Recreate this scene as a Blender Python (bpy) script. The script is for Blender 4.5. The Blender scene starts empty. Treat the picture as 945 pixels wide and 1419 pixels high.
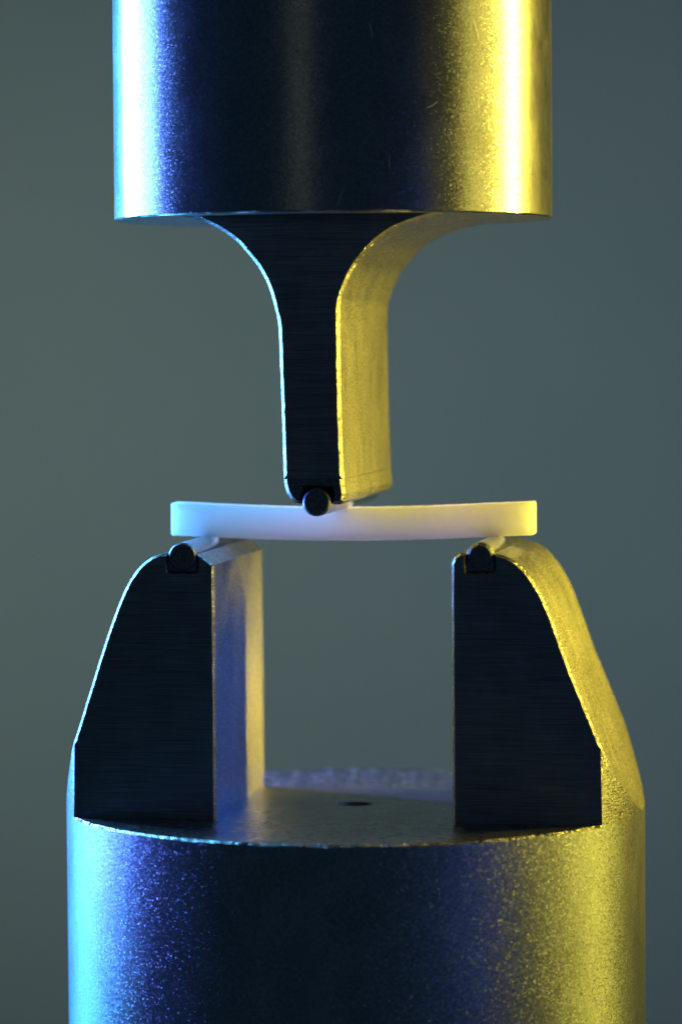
import bpy, bmesh, math, random
from mathutils import Vector, noise
random.seed(7)
S = bpy.context.scene
C = S.collection
R = math.radians

# ------------------------------------------------------------------ camera
AZ, PITCH, ROLL = R(9.3), math.atan(229.5/4800), R(0.4)
cam_d = Vector((-math.sin(AZ)*math.cos(PITCH), math.cos(AZ)*math.cos(PITCH), -math.sin(PITCH)))
cam_loc = Vector((-0.178, 0, 0)) - cam_d*48
rt = cam_d.cross(Vector((0, 0, 1))).normalized(); up = rt.cross(cam_d)
rt2 = rt*math.cos(ROLL) - up*math.sin(ROLL); up2 = up*math.cos(ROLL) + rt*math.sin(ROLL)
cam = bpy.data.cameras.new('camera'); camo = bpy.data.objects.new('camera', cam); C.objects.link(camo)
from mathutils import Matrix
M = Matrix((rt2, up2, -cam_d)).transposed().to_4x4(); M.translation = cam_loc
camo.matrix_world = M
cam.sensor_fit = 'VERTICAL'; cam.sensor_height = 36; cam.sensor_width = 24
cam.lens = 36*4800/1419
cam.clip_end = 400
cam.dof.use_dof = True
cam.dof.focus_distance = (Vector((0, -1.55, 0)) - cam_loc).dot(cam_d)
cam.dof.aperture_fstop = 0.15
S.camera = camo

# ------------------------------------------------------------------ world and lamps
w = bpy.data.worlds.new('World'); S.world = w; w.use_nodes = True
w.node_tree.nodes['Background'].inputs[0].default_value = (0.22, 0.55, 1.0, 1)
w.node_tree.nodes['Background'].inputs[1].default_value = 0.027
S.view_settings.view_transform = 'Standard'; S.view_settings.look = 'None'
S.view_settings.exposure = 0; S.view_settings.gamma = 1

def lamp(name, loc, target, size, power, color, spread=180, size_y=None):
    l = bpy.data.lights.new(name, 'AREA'); l.shape = 'RECTANGLE'
    l.size = size; l.size_y = size_y or size; l.energy = power; l.color = color; l.spread = R(spread)
    o = bpy.data.objects.new(name, l); C.objects.link(o); o.location = loc
    o.rotation_euler = (Vector(target) - Vector(loc)).to_track_quat('-Z', 'Y').to_euler()
    return o
def polar(deg, dist, z):      # angle from -Y (towards the camera side), positive to the right
    return (math.sin(R(deg))*dist, -math.cos(R(deg))*dist, z)
lamp('blue_key_lamp', polar(-110, 13, 4.2), (0, 0, 3.6), 1.9, 2900, (0.12, 0.57, 1.0), 120, 12)
lamp('blue_low_lamp', polar(-109, 13, -6.5), (0, 0, -6.5), 1.6, 430, (0.07, 0.46, 1.0), 120, 9)
lamp('added_blue_falloff_light', polar(-97, 15, 1), (0, 0, 1), 5, 1800, (0.09, 0.18, 1.0), 120, 16)  # added broad light, tints the falloff of the cyan highlight indigo
lamp('yellow_key_lamp', polar(107, 13, 4.2), (0, 0, 3.6), 1.3, 1800, (1.0, 0.78, 0.09), 120, 12)
lamp('yellow_low_lamp', polar(102, 13, -6.5), (0, 0, -6.5), 2.4, 120, (0.95, 0.85, 0.09), 120, 9)
lamp('yellow_rear_lamp', polar(117, 13, 2.0), (-1.6, 0, -2.0), 0.8, 170, (1.0, 0.78, 0.04), 60, 2.4)
lamp('added_yellow_strip_light', polar(117, 13, 0.6), (-1.5, 1.4, -2.9), 0.5, 85, (1.0, 0.76, 0.02), 14, 2.2)  # added narrow light, strengthens the yellow strip on the left blade alone
lamp('blue_rear_lamp', polar(-120, 13, 1.0), (1.2, 1.5, -6.0), 0.8, 1250, (0.18, 0.17, 1.0), 50, 2.4)
lamp('added_olive_falloff_light', polar(84, 16, 2), (0, 0, 1), 5, 130, (0.95, 0.80, 0.12), 120, 16)  # added dim light, widens the olive falloff on the right
lamp('blue_fill_lamp', polar(53, 22, -3), (0, 0, -4), 1.0, 13, (0.10, 0.22, 1.0), 60, 12)
lamp('front_strip_lamp', polar(-7, 40, 8), (0, 0, 4), 1.4, 1.0, (0.9, 0.95, 0.8), 40, 10)
lamp('gridded_blue_lamp', (10.5, 27, 1.0), (-1.2, 0, -2.9), 1.5, 3.6, (0.02, 0.15, 0.9), 9, 1.5)
lamp('added_violet_bar_light', (-11, 26, 5.0), (0.3, 0, -0.1), 2.5, 20, (1.0, 0.5, 1.0), 8, 0.8)  # added light from behind, brightens the bar and tints its middle
lamp('backdrop_lamp', (-27, 12, 1), (-8, 40, 0), 9, 1330, (1.0, 1.0, 0.92), 120, 16)
lamp('backdrop_lamp', (16, 12, -1), (-5, 40, 0), 9, 930, (0.66, 0.80, 1.0), 120, 16)

# ------------------------------------------------------------------ helpers
def UP(px, py, Y):            # a point of the photograph placed on the plane y = Y of the fixture
    v = cam_d*4800 + rt2*(px - 472.5) + up2*(709.5 - py)
    t = (Y - cam_loc.y)/v.y; p = cam_loc + v*t
    return (p.x, p.z)
def obj(name, me_or_bm, mats, parent=None):
    if isinstance(me_or_bm, bmesh.types.BMesh):
        me = bpy.data.meshes.new(name); me_or_bm.to_mesh(me); me_or_bm.free()
    else: me = me_or_bm
    for m in (mats if isinstance(mats, (list, tuple)) else [mats]): me.materials.append(m)
    o = bpy.data.objects.new(name, me); C.objects.link(o)
    if parent: o.parent = parent
    return o
def tag(o, label=None, cat=None, group=None, kind=None):
    if label: o['label'] = label
    if cat: o['category'] = cat
    if group: o['group'] = group
    if kind: o['kind'] = kind
    return o
def empty(name, loc=(0, 0, 0)):
    o = bpy.data.objects.new(name, None); C.objects.link(o); o.location = loc; return o
def resample(pts, step):
    out = []
    for a, b in zip(pts[:-1], pts[1:]):
        n = max(1, round(math.dist(a, b)/step))
        out += [(a[0]+(b[0]-a[0])*k/n, a[1]+(b[1]-a[1])*k/n) for k in range(n)]
    return out + [pts[-1]]
def smooth(pts, n=6):         # Catmull-Rom
    out = []
    P = [pts[0]] + list(pts) + [pts[-1]]
    for i in range(1, len(P)-2):
        p0, p1, p2, p3 = P[i-1:i+3]
        for k in range(n):
            t = k/n
            out.append(tuple(0.5*(2*p1[j]+(p2[j]-p0[j])*t+(2*p0[j]-5*p1[j]+4*p2[j]-p3[j])*t*t+(3*p1[j]-p0[j]-3*p2[j]+p3[j])*t**3) for j in (0, 1)))
    return out + [pts[-1]]
def inset(pts, c, seed, keep):
    """offset an open outline inwards by about c with small nicks; keep(i, p) freezes points"""
    n = len(pts); A = sum(pts[i][0]*pts[(i+1) % n][1]-pts[(i+1) % n][0]*pts[i][1] for i in range(n))
    sg = 1 if A > 0 else -1; out = []
    for i, p in enumerate(pts):
        a = pts[max(0, i-1)]; b = pts[min(n-1, i+1)]
        tx, tz = b[0]-a[0], b[1]-a[1]; L = math.hypot(tx, tz) or 1
        nx, nz = -tz/L*sg, tx/L*sg
        j = 1 + 0.14*noise.noise(Vector((p[0]*5, p[1]*5, seed))) + 0.10*noise.noise(Vector((p[0]*19, p[1]*19, seed+3))) - 0.5*max(0, noise.noise(Vector((p[0]*8, p[1]*8, seed+9)))-0.35)
        k = keep(i, p)
        out.append((p[0]+nx*c*j*k[0], p[1]+nz*c*j*k[1]))
    return out
def loft(slices, capmat=1, zcut=None):
    """slices: list of (y, outline); sides get slot 0, the first and last cap get slot capmat; the outline's closing edge stays open"""
    bm = bmesh.new(); rows = []
    for y, pts in slices: rows.append([bm.verts.new((x, y, z)) for x, z in pts])
    n = len(rows[0])
    for r0, r1 in zip(rows[:-1], rows[1:]):
        for i in range(n-1):
            f = bm.faces.new((r0[i], r0[i+1], r1[i+1], r1[i])); f.smooth = True
    from mathutils.geometry import tessellate_polygon
    for r in (rows[0], rows[-1]):
        for t in tessellate_polygon([[v.co for v in r]]):
            try: f = bm.faces.new([r[k] for k in t]); f.material_index = capmat
            except ValueError: pass
        bmesh.ops.recalc_face_normals(bm, faces=bm.faces)
    return bm
def sharpen(o, ang=28):
    me = o.data; bm = bmesh.new(); bm.from_mesh(me)
    for e in bm.edges:
        if len(e.link_faces) == 2 and e.calc_face_angle(0) > R(ang): e.smooth = False
    bm.to_mesh(me); bm.free()

# ------------------------------------------------------------------ materials
def steel(name, base, rough, bumps, rvar=0.08, spots=None, grain=(30, 30, 30), contrast=0.35, flakes=None):
    """bumps: list of (scale xyz, noise detail, strength, distance)"""
    m = bpy.data.materials.new(name); m.use_nodes = True; nt = m.node_tree; N = nt.nodes; L = nt.links
    b = N['Principled BSDF']; b.inputs['Metallic'].default_value = 1
    tc = N.new('ShaderNodeTexCoord'); last = None
    for sc, det, st, dist in bumps:
        mp = N.new('ShaderNodeMapping'); mp.inputs['Scale'].default_value = sc
        L.new(tc.outputs['Object'], mp.inputs['Vector'])
        nz = N.new('ShaderNodeTexNoise'); nz.inputs['Scale'].default_value = 1; nz.inputs['Detail'].default_value = det
        nz.inputs['Roughness'].default_value = 0.6
        L.new(mp.outputs[0], nz.inputs['Vector'])
        bp = N.new('ShaderNodeBump'); bp.inputs['Strength'].default_value = st; bp.inputs['Distance'].default_value = dist
        L.new(nz.outputs['Fac'], bp.inputs['Height'])
        if last: L.new(last.outputs[0], bp.inputs['Normal'])
        last = bp
    if spots:   # small pits and raised grains
        vo = N.new('ShaderNodeTexVoronoi'); vo.inputs['Scale'].default_value = spots[0]; vo.inputs['Randomness'].default_value = 1
        L.new(tc.outputs['Object'], vo.inputs['Vector'])
        sep = N.new('ShaderNodeSeparateColor'); L.new(vo.outputs['Color'], sep.inputs[0])
        gt = N.new('ShaderNodeMath'); gt.operation = 'GREATER_THAN'; gt.inputs[1].default_value = 1-spots[1]
        L.new(sep.outputs[0], gt.inputs[0])
        mr = N.new('ShaderNodeMapRange'); mr.inputs['From Min'].default_value = 0; mr.inputs['From Max'].default_value = 0.45
        mr.inputs['To Min'].default_value = 1; mr.inputs['To Max'].default_value = 0
        L.new(vo.outputs['Distance'], mr.inputs['Value'])
        mu = N.new('ShaderNodeMath'); mu.operation = 'MULTIPLY'; L.new(gt.outputs[0], mu.inputs[0]); L.new(mr.outputs[0], mu.inputs[1])
        bp = N.new('ShaderNodeBump'); bp.inputs['Strength'].default_value = spots[2]; bp.inputs['Distance'].default_value = spots[3]
        L.new(mu.outputs[0], bp.inputs['Height']); L.new(last.outputs[0], bp.inputs['Normal']); last = bp
    if flakes:  # tiny facets of the blasted grain, each tilted its own way
        vo = N.new('ShaderNodeTexVoronoi'); vo.inputs['Scale'].default_value = flakes[0]; L.new(tc.outputs['Object'], vo.inputs['Vector'])
        sb = N.new('ShaderNodeVectorMath'); sb.operation = 'SUBTRACT'; L.new(vo.outputs['Color'], sb.inputs[0]); sb.inputs[1].default_value = (0.5, 0.5, 0.5)
        sep = N.new('ShaderNodeSeparateColor'); L.new(vo.outputs['Color'], sep.inputs[0])
        pw = N.new('ShaderNodeMath'); pw.operation = 'POWER'; pw.inputs[1].default_value = 5; L.new(sep.outputs[1], pw.inputs[0])
        ml = N.new('ShaderNodeMath'); ml.operation = 'MULTIPLY_ADD'; ml.inputs[1].default_value = flakes[2]; ml.inputs[2].default_value = flakes[1]; L.new(pw.outputs[0], ml.inputs[0])
        sc_ = N.new('ShaderNodeVectorMath'); sc_.operation = 'SCALE'; L.new(sb.outputs[0], sc_.inputs[0]); L.new(ml.outputs[0], sc_.inputs['Scale'])
        ad = N.new('ShaderNodeVectorMath'); ad.operation = 'ADD'; L.new(last.outputs[0], ad.inputs[0]); L.new(sc_.outputs[0], ad.inputs[1])
        nm = N.new('ShaderNodeVectorMath'); nm.operation = 'NORMALIZE'; L.new(ad.outputs[0], nm.inputs[0]); last = nm
    if last: L.new(last.outputs[0], b.inputs['Normal'])
    n2 = N.new('ShaderNodeTexNoise'); n2.inputs['Scale'].default_value = 2.2; n2.inputs['Detail'].default_value = 6; n2.inputs['Roughness'].default_value = 0.65
    mp2 = N.new('ShaderNodeMapping'); mp2.inputs['Scale'].default_value = (1, 1, 0.6); L.new(tc.outputs['Object'], mp2.inputs[0]); L.new(mp2.outputs[0], n2.inputs['Vector'])
    mr = N.new('ShaderNodeMapRange'); mr.inputs['From Min'].default_value = 0.3; mr.inputs['From Max'].default_value = 0.7
    mr.inputs['To Min'].default_value = rough-rvar; mr.inputs['To Max'].default_value = rough+rvar
    L.new(n2.outputs['Fac'], mr.inputs['Value']); L.new(mr.outputs[0], b.inputs['Roughness'])
    mp3 = N.new('ShaderNodeMapping'); mp3.inputs['Scale'].default_value = grain; L.new(tc.outputs['Object'], mp3.inputs[0])
    n3 = N.new('ShaderNodeTexNoise'); n3.inputs['Scale'].default_value = 1; n3.inputs['Detail'].default_value = 3; L.new(mp3.outputs[0], n3.inputs['Vector'])
    n4 = N.new('ShaderNodeTexNoise'); n4.inputs['Scale'].default_value = 2.5; n4.inputs['Detail'].default_value = 7; L.new(mp2.outputs[0], n4.inputs['Vector'])
    av = N.new('ShaderNodeMath'); av.operation = 'MULTIPLY_ADD'; av.inputs[1].default_value = 0.75; L.new(n3.outputs['Fac'], av.inputs[0])
    q4 = N.new('ShaderNodeMath'); q4.operation = 'MULTIPLY'; q4.inputs[1].default_value = 0.25; L.new(n4.outputs['Fac'], q4.inputs[0]); L.new(q4.outputs[0], av.inputs[2])
    st = N.new('ShaderNodeMapRange'); st.inputs['From Min'].default_value = 0.33; st.inputs['From Max'].default_value = 0.67
    L.new(av.outputs[0], st.inputs['Value'])
    mix = N.new('ShaderNodeMix'); mix.data_type = 'RGBA'; L.new(st.outputs[0], mix.inputs['Factor'])
    mix.inputs['A'].default_value = (*[c*(1-contrast) for c in base], 1); mix.inputs['B'].default_value = (*[min(1, c*(1+contrast)) for c in base], 1)
    L.new(mix.outputs['Result'], b.inputs['Base Color'])
    return m
SHAFT = steel('satin_steel', (0.42, 0.42, 0.42), 0.25, [((60, 60, 60), 2, 0.15, 0.006)], 0.03, None, (34, 34, 30), 0.3, (84, 0.04, 0.20))
BLAST = steel('blasted_steel', (0.46, 0.46, 0.46), 0.36, [((70, 70, 70), 2, 0.3, 0.008)], 0.02, None, (34, 34, 34), 0.35, (72, 0.10, 0.48))
MILLED = steel('milled_face_steel', (0.36, 0.38, 0.40), 0.34, [((1.5, 1.5, 55), 5, 0.5, 0.02), ((9, 9, 120), 3, 0.3, 0.008)], 0.05, None, (1.2, 1.2, 75), 0.38)
FLANK = steel('ground_flank_steel', (0.38, 0.37, 0.35), 0.38, [((4, 2, 60), 4, 0.5, 0.010), ((40, 40, 40), 2, 0.35, 0.012)], 0.03, None, (10, 5, 60), 0.4, (50, 0.10, 0.9))
FLOOR = steel('milled_floor_steel', (0.30, 0.30, 0.29), 0.30, [((1.2, 30, 1), 4, 0.35, 0.012)], 0.05, None, (3, 50, 3), 0.4, (28, 0.08, 1.1))
ROUGH = steel('rough_rim_steel', (0.30, 0.30, 0.30), 0.28, [((18, 18, 18), 4, 0.5, 0.03)], 0.05, None, (12, 12, 12), 0.5, (22, 0.12, 3.0))
DUST = steel('bright_dust_steel', (0.85, 0.85, 0.85), 0.55, [], 0.05)
ROLLER = steel('roller_steel', (0.50, 0.51, 0.53), 0.22, [((50, 4, 50), 3, 0.15, 0.01)], 0.04)
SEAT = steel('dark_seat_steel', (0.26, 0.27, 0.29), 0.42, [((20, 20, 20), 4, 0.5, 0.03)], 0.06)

cer = bpy.data.materials.new('white_ceramic'); cer.use_nodes = True
b = cer.node_tree.nodes['Principled BSDF']; N = cer.node_tree.nodes; L = cer.node_tree.links
b.inputs['Base Color'].default_value = (0.965, 0.955, 0.965, 1); b.inputs['Roughness'].default_value = 0.5
b.inputs['Subsurface Weight'].default_value = 1.0; b.inputs['Subsurface Radius'].default_value = (1, 1, 1)
b.inputs['Subsurface Scale'].default_value = 1.15
nz = N.new('ShaderNodeTexNoise'); nz.inputs['Scale'].default_value = 22; nz.inputs['Detail'].default_value = 5
tc = N.new('ShaderNodeTexCoord'); L.new(tc.outputs['Object'], nz.inputs['Vector'])
bp = N.new('ShaderNodeBump'); bp.inputs['Strength'].default_value = 0.15; bp.inputs['Distance'].default_value = 0.02
L.new(nz.outputs['Fac'], bp.inputs['Height']); L.new(bp.outputs[0], b.inputs['Normal'])

paper = bpy.data.materials.new('grey_green_backdrop'); paper.use_nodes = True
b = paper.node_tree.nodes['Principled BSDF']; N = paper.node_tree.nodes; L = paper.node_tree.links
b.inputs['Roughness'].default_value = 0.9
nz = N.new('ShaderNodeTexNoise'); nz.inputs['Scale'].default_value = 0.25; nz.inputs['Detail'].default_value = 3
tc = N.new('ShaderNodeTexCoord'); L.new(tc.outputs['Object'], nz.inputs['Vector'])
mix = N.new('ShaderNodeMix'); mix.data_type = 'RGBA'; L.new(nz.outputs['Fac'], mix.inputs['Factor'])
mix.inputs['A'].default_value = (0.21, 0.30, 0.29, 1); mix.inputs['B'].default_value = (0.24, 0.33, 0.31, 1)
L.new(mix.outputs['Result'], b.inputs['Base Color'])

# ------------------------------------------------------------------ backdrop
bm = bmesh.new(); bmesh.ops.create_cube(bm, size=1)
for v in bm.verts: v.co = Vector((-6.7 + v.co.x*24, 40 + v.co.y*0.3, v.co.z*70))
tag(obj('backdrop', bm, paper), 'plain grey-green studio backdrop far behind the fixture', kind='structure')

# ------------------------------------------------------------------ lower support fixture
RL, DL, ZF = 4.0, 1.78, -4.06
lower = tag(empty('support_fixture', (-0.02, 0, -9)), 'lower round steel support fixture with two upright blades, lit blue and yellow', 'test fixture')
def localise(o):
    o.matrix_parent_inverse = Matrix.Translation(-o.parent.location)
    return o

# base: round stock, rim bevelled except where a blade stands flush with it
bm = bmesh.new()
th0 = math.asin(DL/RL)
ths = sorted(set([round(i*2*math.pi/720, 6) for i in range(720)] +
    [round(t % (2*math.pi), 6) for s in (0, math.pi) for t in (s+th0, s-th0, s+th0+0.012, s-th0-0.012)]))
zs = [-9.5, -8.5, -7.5, -6.5, -5.5, -4.8, -4.4]
HR = 0.25
def rim(t):
    y = abs(math.sin(t))*RL
    if y <= DL+1e-4: return 0
    return min(1, (y-DL)/0.05)*(0.035 + 0.018*noise.noise(Vector((math.cos(t)*9, math.sin(t)*9, 0))) + 0.012*noise.noise(Vector((math.cos(t)*40, math.sin(t)*40, 2))))
rings = [[bm.verts.new((RL*math.cos(t), RL*math.sin(t), z)) for t in ths] for z in zs]
rings.append([bm.verts.new((RL*math.cos(t), RL*math.sin(t), ZF-rim(t)*0.8)) for t in ths])
rings.append([bm.verts.new(((RL-rim(t))*math.cos(t), (RL-rim(t))*math.sin(t), ZF)) for t in ths])
nside = len(rings)-1
for r in (3.2, 2.2, 1.2, 0.6, HR+0.004): rings.append([bm.verts.new((r*math.cos(t), r*math.sin(t), ZF)) for t in ths])
rings.append([bm.verts.new((HR*math.cos(t), HR*math.sin(t), ZF-0.004)) for t in ths])
rings.append([bm.verts.new((HR*math.cos(t), HR*math.sin(t), ZF-1.2)) for t in ths])
for k, (a, c) in enumerate(zip(rings[:-1], rings[1:])):
    for i in range(len(ths)):
        j = (i+1) % len(ths)
        try: f = bm.faces.new((a[i], a[j], c[j], c[i]))
        except ValueError: continue
        f.smooth = True; f.material_index = 0 if k < nside-1 else (1 if k < len(rings)-2 else 2)
f = bm.faces.new(rings[-1]); f.material_index = 2; bm.faces.new(list(reversed(rings[0])))  # hole interior takes the dark seat steel, its shade put into the colour
bmesh.ops.dissolve_degenerate(bm, dist=1e-5, edges=bm.edges)
for yy in (-DL, DL):
    bmesh.ops.bisect_plane(bm, geom=bm.verts[:] + bm.edges[:] + bm.faces[:], dist=1e-6, plane_co=(0, yy, 0), plane_no=(0, 1, 0))
for f in bm.faces:
    if f.material_index == 1 and abs(f.calc_center_median().y) > DL: f.material_index = 3
bmesh.ops.recalc_face_normals(bm, faces=bm.faces)
o = obj('base', bm, [BLAST, FLOOR, SEAT, ROUGH], lower); localise(o); sharpen(o, 25)

YF = -DL
def px(lst, Y): return [UP(a, c, Y) for a, c in lst]
left_outer = [(231, 767), (218, 769), (206, 775), (189.5, 790), (173, 817.5), (156.5, 859), (140, 908), (131, 937)]
right_outer = [(688, 768), (700, 771), (713, 778), (728, 792), (743, 813), (759, 844.5), (774.5, 886.7), (790, 930)]
ys = [-DL, -DL+0.022, -DL+0.04] + [-DL+0.04+(2*DL-0.08)*k/40 for k in range(1, 40)] + [DL-0.04, DL-0.022, DL]
def support_blade(side):
    if side < 0:
        outer = smooth(px(left_outer, YF)); end = UP(109, 1008, YF)
        notch = px([(233.3, 768), (233.3, 792), (272.3, 792), (272.3, 768)], YF)
        inner = px([(278, 768), (285, 774), (291.5, 783)], YF); xi = UP(298, 950, YF)[0]
    else:
        outer = smooth(px(right_outer, YF)); end = UP(822.5, 1010, YF)
        notch = px([(683.5, 768), (683.5, 792), (646, 792), (646, 768)], YF)
        inner = px([(638, 766), (629, 772), (622.5, 782)], YF); xi = UP(626, 950, YF)[0]
    q = outer[-1]; s = (end[1]-q[1])/(end[0]-q[0])
    # the outline runs: inner foot > up > top > notch > outer curve > cylinder wall > foot
    inner_top = (xi, inner[-1][1])
    def outline(y):
        xr = math.sqrt(RL*RL - y*y)*side
        zc = q[1] + s*(xr-q[0])
        head = resample([(xi, ZF), inner_top] + list(reversed(inner[:-1])) + list(reversed(notch)) + [outer[0]], 0.06)
        mid = outer[1:]
        n1 = 16
        sl = [(q[0]+(xr-q[0])*k/n1, q[1]+(zc-q[1])*k/n1) for k in range(1, n1+1)]
        n2 = 16
        wl = [(xr, zc+(ZF-zc)*k/n2) for k in range(1, n2+1)]
        return head + mid + sl + wl
    sl = []
    for y in ys:
        p = outline(y)
        dd = DL-abs(y)
        c = 0.034*max(0, 1-dd/0.04)
        if c > 0:
            # the wall that is flush with the round base is left unbevelled, and the foot stays on the floor
            def keep(i, a, n=len(p)):
                if i >= n-17: return (0.55*(n-1-i)/16, 0)
                if a[1] < ZF+1e-4: return (1, 0)
                return (1, 1)
            p = inset(p, c, 3.1*side+(5 if y > 0 else 0), keep)
        sl.append((y, p))
    o = obj('support_blade', loft(sl), [FLANK, MILLED], lower); localise(o); sharpen(o)
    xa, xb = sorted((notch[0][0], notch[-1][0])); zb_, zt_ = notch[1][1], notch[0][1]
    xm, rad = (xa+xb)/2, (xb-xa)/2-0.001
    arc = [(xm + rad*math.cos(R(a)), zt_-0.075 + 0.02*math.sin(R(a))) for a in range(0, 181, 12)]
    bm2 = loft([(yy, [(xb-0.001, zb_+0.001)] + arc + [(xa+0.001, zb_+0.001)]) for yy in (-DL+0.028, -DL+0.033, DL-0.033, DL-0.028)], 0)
    o = obj('roller_seat', bm2, [SEAT], lower); localise(o); sharpen(o)
support_blade(-1); support_blade(1)

# ------------------------------------------------------------------ upper loading tool
RU, DU, ZU, XU = 3.01, 2.15, 4.035, -0.255
upper = tag(empty('loading_tool', (XU, 0, ZU)), 'upper round steel loading tool narrowing to one central blade above the bar', 'test tool')
bm = bmesh.new(); n = 512
prof = [(RU, 9.5), (RU, 8), (RU, 6.5), (RU, 5.2), (RU, ZU+0.05)]
rings = [[bm.verts.new((XU+r*math.cos(2*math.pi*i/n), r*math.sin(2*math.pi*i/n), z)) for i in range(n)] for r, z in prof]
def er(i, k): return 0.02 + 0.012*noise.noise(Vector((i*0.09, k, 1.7)))
rings.append([bm.verts.new((XU+RU*math.cos(2*math.pi*i/n), RU*math.sin(2*math.pi*i/n), ZU+er(i, 0))) for i in range(n)])
rings.append([bm.verts.new((XU+(RU-er(i, 3))*math.cos(2*math.pi*i/n), (RU-er(i, 3))*math.sin(2*math.pi*i/n), ZU)) for i in range(n)])
for a, c in zip(rings[:-1], rings[1:]):
    for i in range(n):
        f = bm.faces.new((a[i], a[(i+1) % n], c[(i+1) % n], c[i])); f.smooth = True
f = bm.faces.new(rings[-1]); f.material_index = 1
bm.faces.new(list(reversed(rings[0])))
bmesh.ops.recalc_face_normals(bm, faces=bm.faces)
o = obj('shaft', bm, [SHAFT, FLANK], upper); localise(o); sharpen(o, 25)

# handling scratches on the shaft
def shaft_point(px_, py_):
    v = (cam_d*4800 + rt2*(px_-472.5) + up2*(709.5-py_)).normalized()
    ox, oy = cam_loc.x-XU, cam_loc.y; rr = RU+0.0025
    a = v.x*v.x+v.y*v.y; b_ = ox*v.x+oy*v.y; c_ = ox*ox+oy*oy-rr*rr
    return cam_loc + v*((-b_-math.sqrt(b_*b_-a*c_))/a)
for (x0, y0, x1, y1, wd) in ((466, 287, 478, 258, 1.3), (430, 98, 431, 118, 1.2), (511, 30, 516, 52, 1.4), (655, 22, 664, 60, 0.9), (590, 150, 607, 141, 0.8), (352, 236, 362, 226, 0.9), (538, 214, 541, 236, 0.8), (692, 120, 722, 126, 0.8), (405, 282, 432, 279, 1.0)):
    bm = bmesh.new(); L_, Rr_ = [], []
    nx_, ny_ = -(y1-y0), (x1-x0); ln = math.hypot(nx_, ny_); nx_ /= ln; ny_ /= ln
    for k in range(7):
        t = k/6; wv = wd*0.5*math.sin(math.pi*(0.08+0.84*t)); jx = 0.8*math.sin(t*5+x0)
        cx, cy = x0+(x1-x0)*t+jx*nx_, y0+(y1-y0)*t+jx*ny_
        L_.append(bm.verts.new(shaft_point(cx-nx_*wv, cy-ny_*wv))); Rr_.append(bm.verts.new(shaft_point(cx+nx_*wv, cy+ny_*wv)))
    for k in range(6): bm.faces.new((L_[k], L_[k+1], Rr_[k+1], Rr_[k]))
    bmesh.ops.recalc_face_normals(bm, faces=bm.faces)
    g = bmesh.ops.extrude_face_region(bm, geom=bm.faces[:])
    for v in [e for e in g['geom'] if isinstance(e, bmesh.types.BMVert)]:
        v.co.x = XU + (v.co.x-XU)*(RU-0.003)/(RU+0.0025); v.co.y *= (RU-0.003)/(RU+0.0025)
    bmesh.ops.recalc_face_normals(bm, faces=bm.faces)
    localise(obj('scratch', bm, [DUST], upper))

YU = -DU
lc = [(248, 300), (262, 301.5), (273, 304), (289, 310), (304, 318), (318, 327), (330, 337), (340, 348), (356.5, 369), (370, 393.5), (379.5, 424), (385, 451), (387.5, 506), (389.5, 560), (391.5, 620), (392.5, 664)]
rc = [(640, 291), (622, 294.5), (600, 299), (580, 304), (555, 313), (532.6, 325.5), (518, 337), (505, 352), (492, 368), (483, 385), (475, 406), (470.5, 428), (471, 500), (472, 560), (474, 620), (475.5, 664)]
def fixz(P):
    P = list(P); z0 = P[0][1]
    return [(x, min(ZU, z)) if k else (x, ZU) for k, (x, z) in enumerate(P)]
Lc = smooth(fixz(px(lc, YU)), 5); Rc = smooth(fixz(px(rc, YU)), 5)
ysu = [-DU, -DU+0.03, -DU+0.055] + [-DU+0.055+(2*DU-0.11)*k/30 for k in range(1, 30)] + [DU-0.055, DU-0.03, DU]
zt = Lc[-1][1]
Rc[-1] = (Rc[-1][0], zt)
def lofted(base, ysl, c0, w, seed, name, mats, keepz):
    D = ysl[-1]; sl = []
    for y in ysl:
        c = c0*max(0, 1-(D-abs(y))/w)
        # the far end of the blade is a little shorter than the near one
        p = [(a, z) for a, z in base]
        if c > 0:
            p = inset(p, c, seed+(4 if y > 0 else 0), lambda i, a: (1.4 if name == 'loading_blade' and a[1] < 2 else 1, 0) if abs(a[1]-keepz) < 6e-3 or abs(a[1]-zt) < 6e-3 else (1, 1))
        sl.append((y, p))
    o = obj(name, loft(sl), mats, upper); localise(o); sharpen(o); return o
lofted(resample(Lc, 0.07) + list(reversed(resample(Rc, 0.07))), ysu, 0.045, 0.055, 1.0, 'loading_blade', [FLANK, MILLED], ZU)
tipL = [(Lc[-1][0], zt-0.004)] + px([(393.5, 672), (396, 681), (400, 689), (407, 696.5), (418.5, 699.5)], YU)
tipN = px([(420.5, 697), (420.5, 677), (458.5, 677), (458.5, 697)], YU)
tipR = px([(461, 699.5), (470, 699.5), (476, 695), (478, 686), (477, 676)], YU) + [(Rc[-1][0], zt-0.004)]
ysp = [y*(DU-0.012)/DU for y in ysu]
lofted(resample(tipL + tipN + tipR, 0.05), ysp, 0.045, 0.055, 7.0, 'roller_seat', [FLANK, SEAT], zt-0.004)

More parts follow.
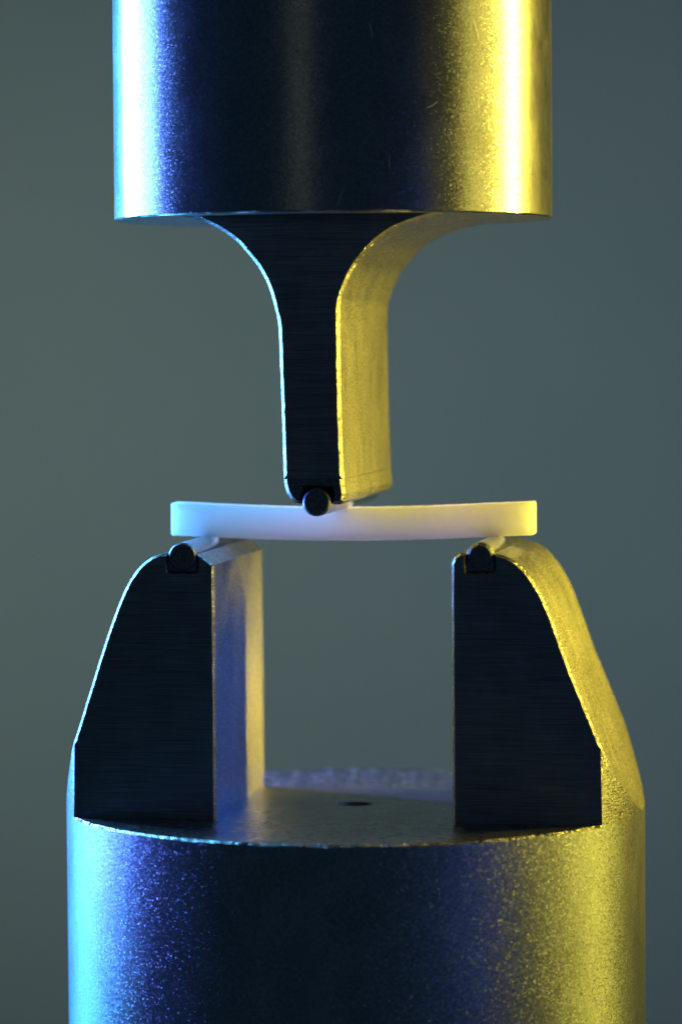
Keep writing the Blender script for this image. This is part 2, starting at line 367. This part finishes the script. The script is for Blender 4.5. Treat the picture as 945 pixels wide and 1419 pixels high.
# ------------------------------------------------------------------ rollers
def roller_mesh(r, half, dimple, cham):
    bm = bmesh.new(); n = 64
    prof = [(0.0, -half+dimple*0.5)] if dimple else [(0.0, -half)]
    if dimple: prof += [(r*0.12, -half+dimple*0.4), (r*0.2, -half)]
    prof += [(r-cham-0.008, -half), (r-cham, -half+0.006), (r-0.012, -half+cham*0.8), (r, -half+cham*0.8+0.014)]
    prof += [(r, -half+(2*half)*k/12) for k in range(1, 12)] + [(r, half-0.03), (r-0.03, half), (0.0, half)]
    rings = []
    for q, y in prof:
        rings.append([bm.verts.new((0, y, 0))] if q == 0 else [bm.verts.new((q*math.cos(2*math.pi*i/n), y, q*math.sin(2*math.pi*i/n))) for i in range(n)])
    for a, c in zip(rings[:-1], rings[1:]):
        for i in range(n):
            j = (i+1) % n
            if len(a) == 1: f = bm.faces.new((a[0], c[i], c[j]))
            elif len(c) == 1: f = bm.faces.new((a[i], a[j], c[0]))
            else: f = bm.faces.new((a[i], a[j], c[j], c[i]))
            f.smooth = True
    for f in bm.faces:
        if all(v.co.y < -half+cham+0.02 for v in f.verts): f.material_index = 1
    bmesh.ops.recalc_face_normals(bm, faces=bm.faces)
    me = bpy.data.meshes.new('roller'); bm.to_mesh(me); bm.free(); return me
RR = 0.19
def roller(c, Y, half, dimple, cham, label, rad=RR):
    x, z = UP(c[0], c[1], Y)
    o = obj('roller', roller_mesh(rad, half, dimple, cham), [ROLLER, SEAT]); o.location = (x, 0, z); sharpen(o, 25)
    tag(o, label, 'roller', 'three small steel rollers touching the bar'); return o
r1 = roller((252.8, 771.5), YF, DL+0.01, 0.03, 0.015, 'small steel roller seated on top of the left lower blade')
r2 = roller((664.8, 771.5), YF, DL-0.01, 0, 0.04, 'small steel roller seated on top of the right lower blade')
r3 = roller((439.4, 695.8), YU, DU+0.06, 0, 0.02, 'small steel roller under the tip of the upper blade, pressing on the bar', 0.187)

# ------------------------------------------------------------------ ceramic bar
z_sup = (r1.location.z + r2.location.z)/2 + RR
H, YB, X0, X1 = 0.45, 0.22, -2.535, 2.515
xc = r3.location.x
def zb(x):      # underside, resting on the two lower rollers and sagging between them
    u = (x-xc)/2.3
    return z_sup - 0.008 - 0.056 + 0.056*(x-xc)**2/(2.02**2) if abs(x-xc) < 2.0 else z_sup - 0.008 - 0.056 + 0.056*(0.98 + (abs(x-xc)-2.0)*0.7)
bm = bmesh.new(); secs = []; NX = 90; e = 0.018
for k in range(NX+1):
    x = X0 + (X1-X0)*k/NX
    g = e*max(0, 1-min(k, NX-k)/1.0)
    xs = x
    if k == 1: xs = X0+e
    if k == NX-1: xs = X1-e
    c0 = zb(xs); pr = []
    for (sy, sz) in ((-1, 0), (1, 0), (1, 1), (-1, 1)):
        cy = sy*(YB-e-0); cz = c0 + (e if sz == 0 else H-e)
        base = {(-1, 0): 180, (1, 0): 270, (1, 1): 0, (-1, 1): 90}[(sy, sz)]
        for q in range(4):
            a = R(base+30*q); rr_ = max(e-g, 0.002)
            nick = 0.004*noise.noise(Vector((xs*12, sy*3, sz*5)))
            pr.append(bm.verts.new((xs, cy+rr_*math.cos(a), cz+rr_*math.sin(a)+nick)))
    secs.append(pr)
for a, c in zip(secs[:-1], secs[1:]):
    for i in range(16):
        f = bm.faces.new((a[i], a[(i+1) % 16], c[(i+1) % 16], c[i])); f.smooth = True
bm.faces.new(list(reversed(secs[0]))); bm.faces.new(secs[-1])
bmesh.ops.recalc_face_normals(bm, faces=bm.faces)
bar = obj('test_bar', bm, cer); sharpen(bar, 40)
tag(bar, 'translucent white ceramic bar bending slightly between the three rollers', 'test bar')
print('sup z', z_sup, 'bar top at load', zb(xc)+H, 'load roller bottom', r3.location.z-0.187)

# ------------------------------------------------------------------ grit left by machining on the rim of the base
rnd = random.Random(5); bm = bmesh.new()
def grain(x, y, z, r):
    vs = [bm.verts.new((x+r*rnd.uniform(.5, 1)*dx, y+r*rnd.uniform(.5, 1)*dy, z+r*dz)) for dx, dy, dz in ((-1, -.7, 0), (1, -.6, 0), (.1, 1, 0), (rnd.uniform(-.4, .4), rnd.uniform(-.4, .4), rnd.uniform(.5, 1.2)))]
    for a, b_, c in ((0, 1, 3), (1, 2, 3), (2, 0, 3), (0, 2, 1)): bm.faces.new((vs[a], vs[b_], vs[c]))
for k in range(1300):
    x = rnd.uniform(-3.6, 3.6); far = rnd.random() < 0.85
    lim = math.sqrt(RL*RL - x*x) - 0.07
    if lim <= DL: continue
    y = rnd.uniform(DL, lim)
    if not far: y = -y
    dens = 0.25 + 0.9*abs(noise.noise(Vector((x*1.3, y*2.2, 4))))*2
    if rnd.random() > dens: continue
    grain(x, y, ZF, rnd.choice((0.005, 0.007, 0.009, 0.012, 0.018) if far else (0.005, 0.008)))
bmesh.ops.recalc_face_normals(bm, faces=bm.faces)
o = obj('metal_dust', bm, [DUST]); tag(o, 'fine bright metal dust scattered on the rim of the lower fixture', 'dust', kind='stuff')

S.render.engine = 'CYCLES'
S.cycles.max_bounces = 10
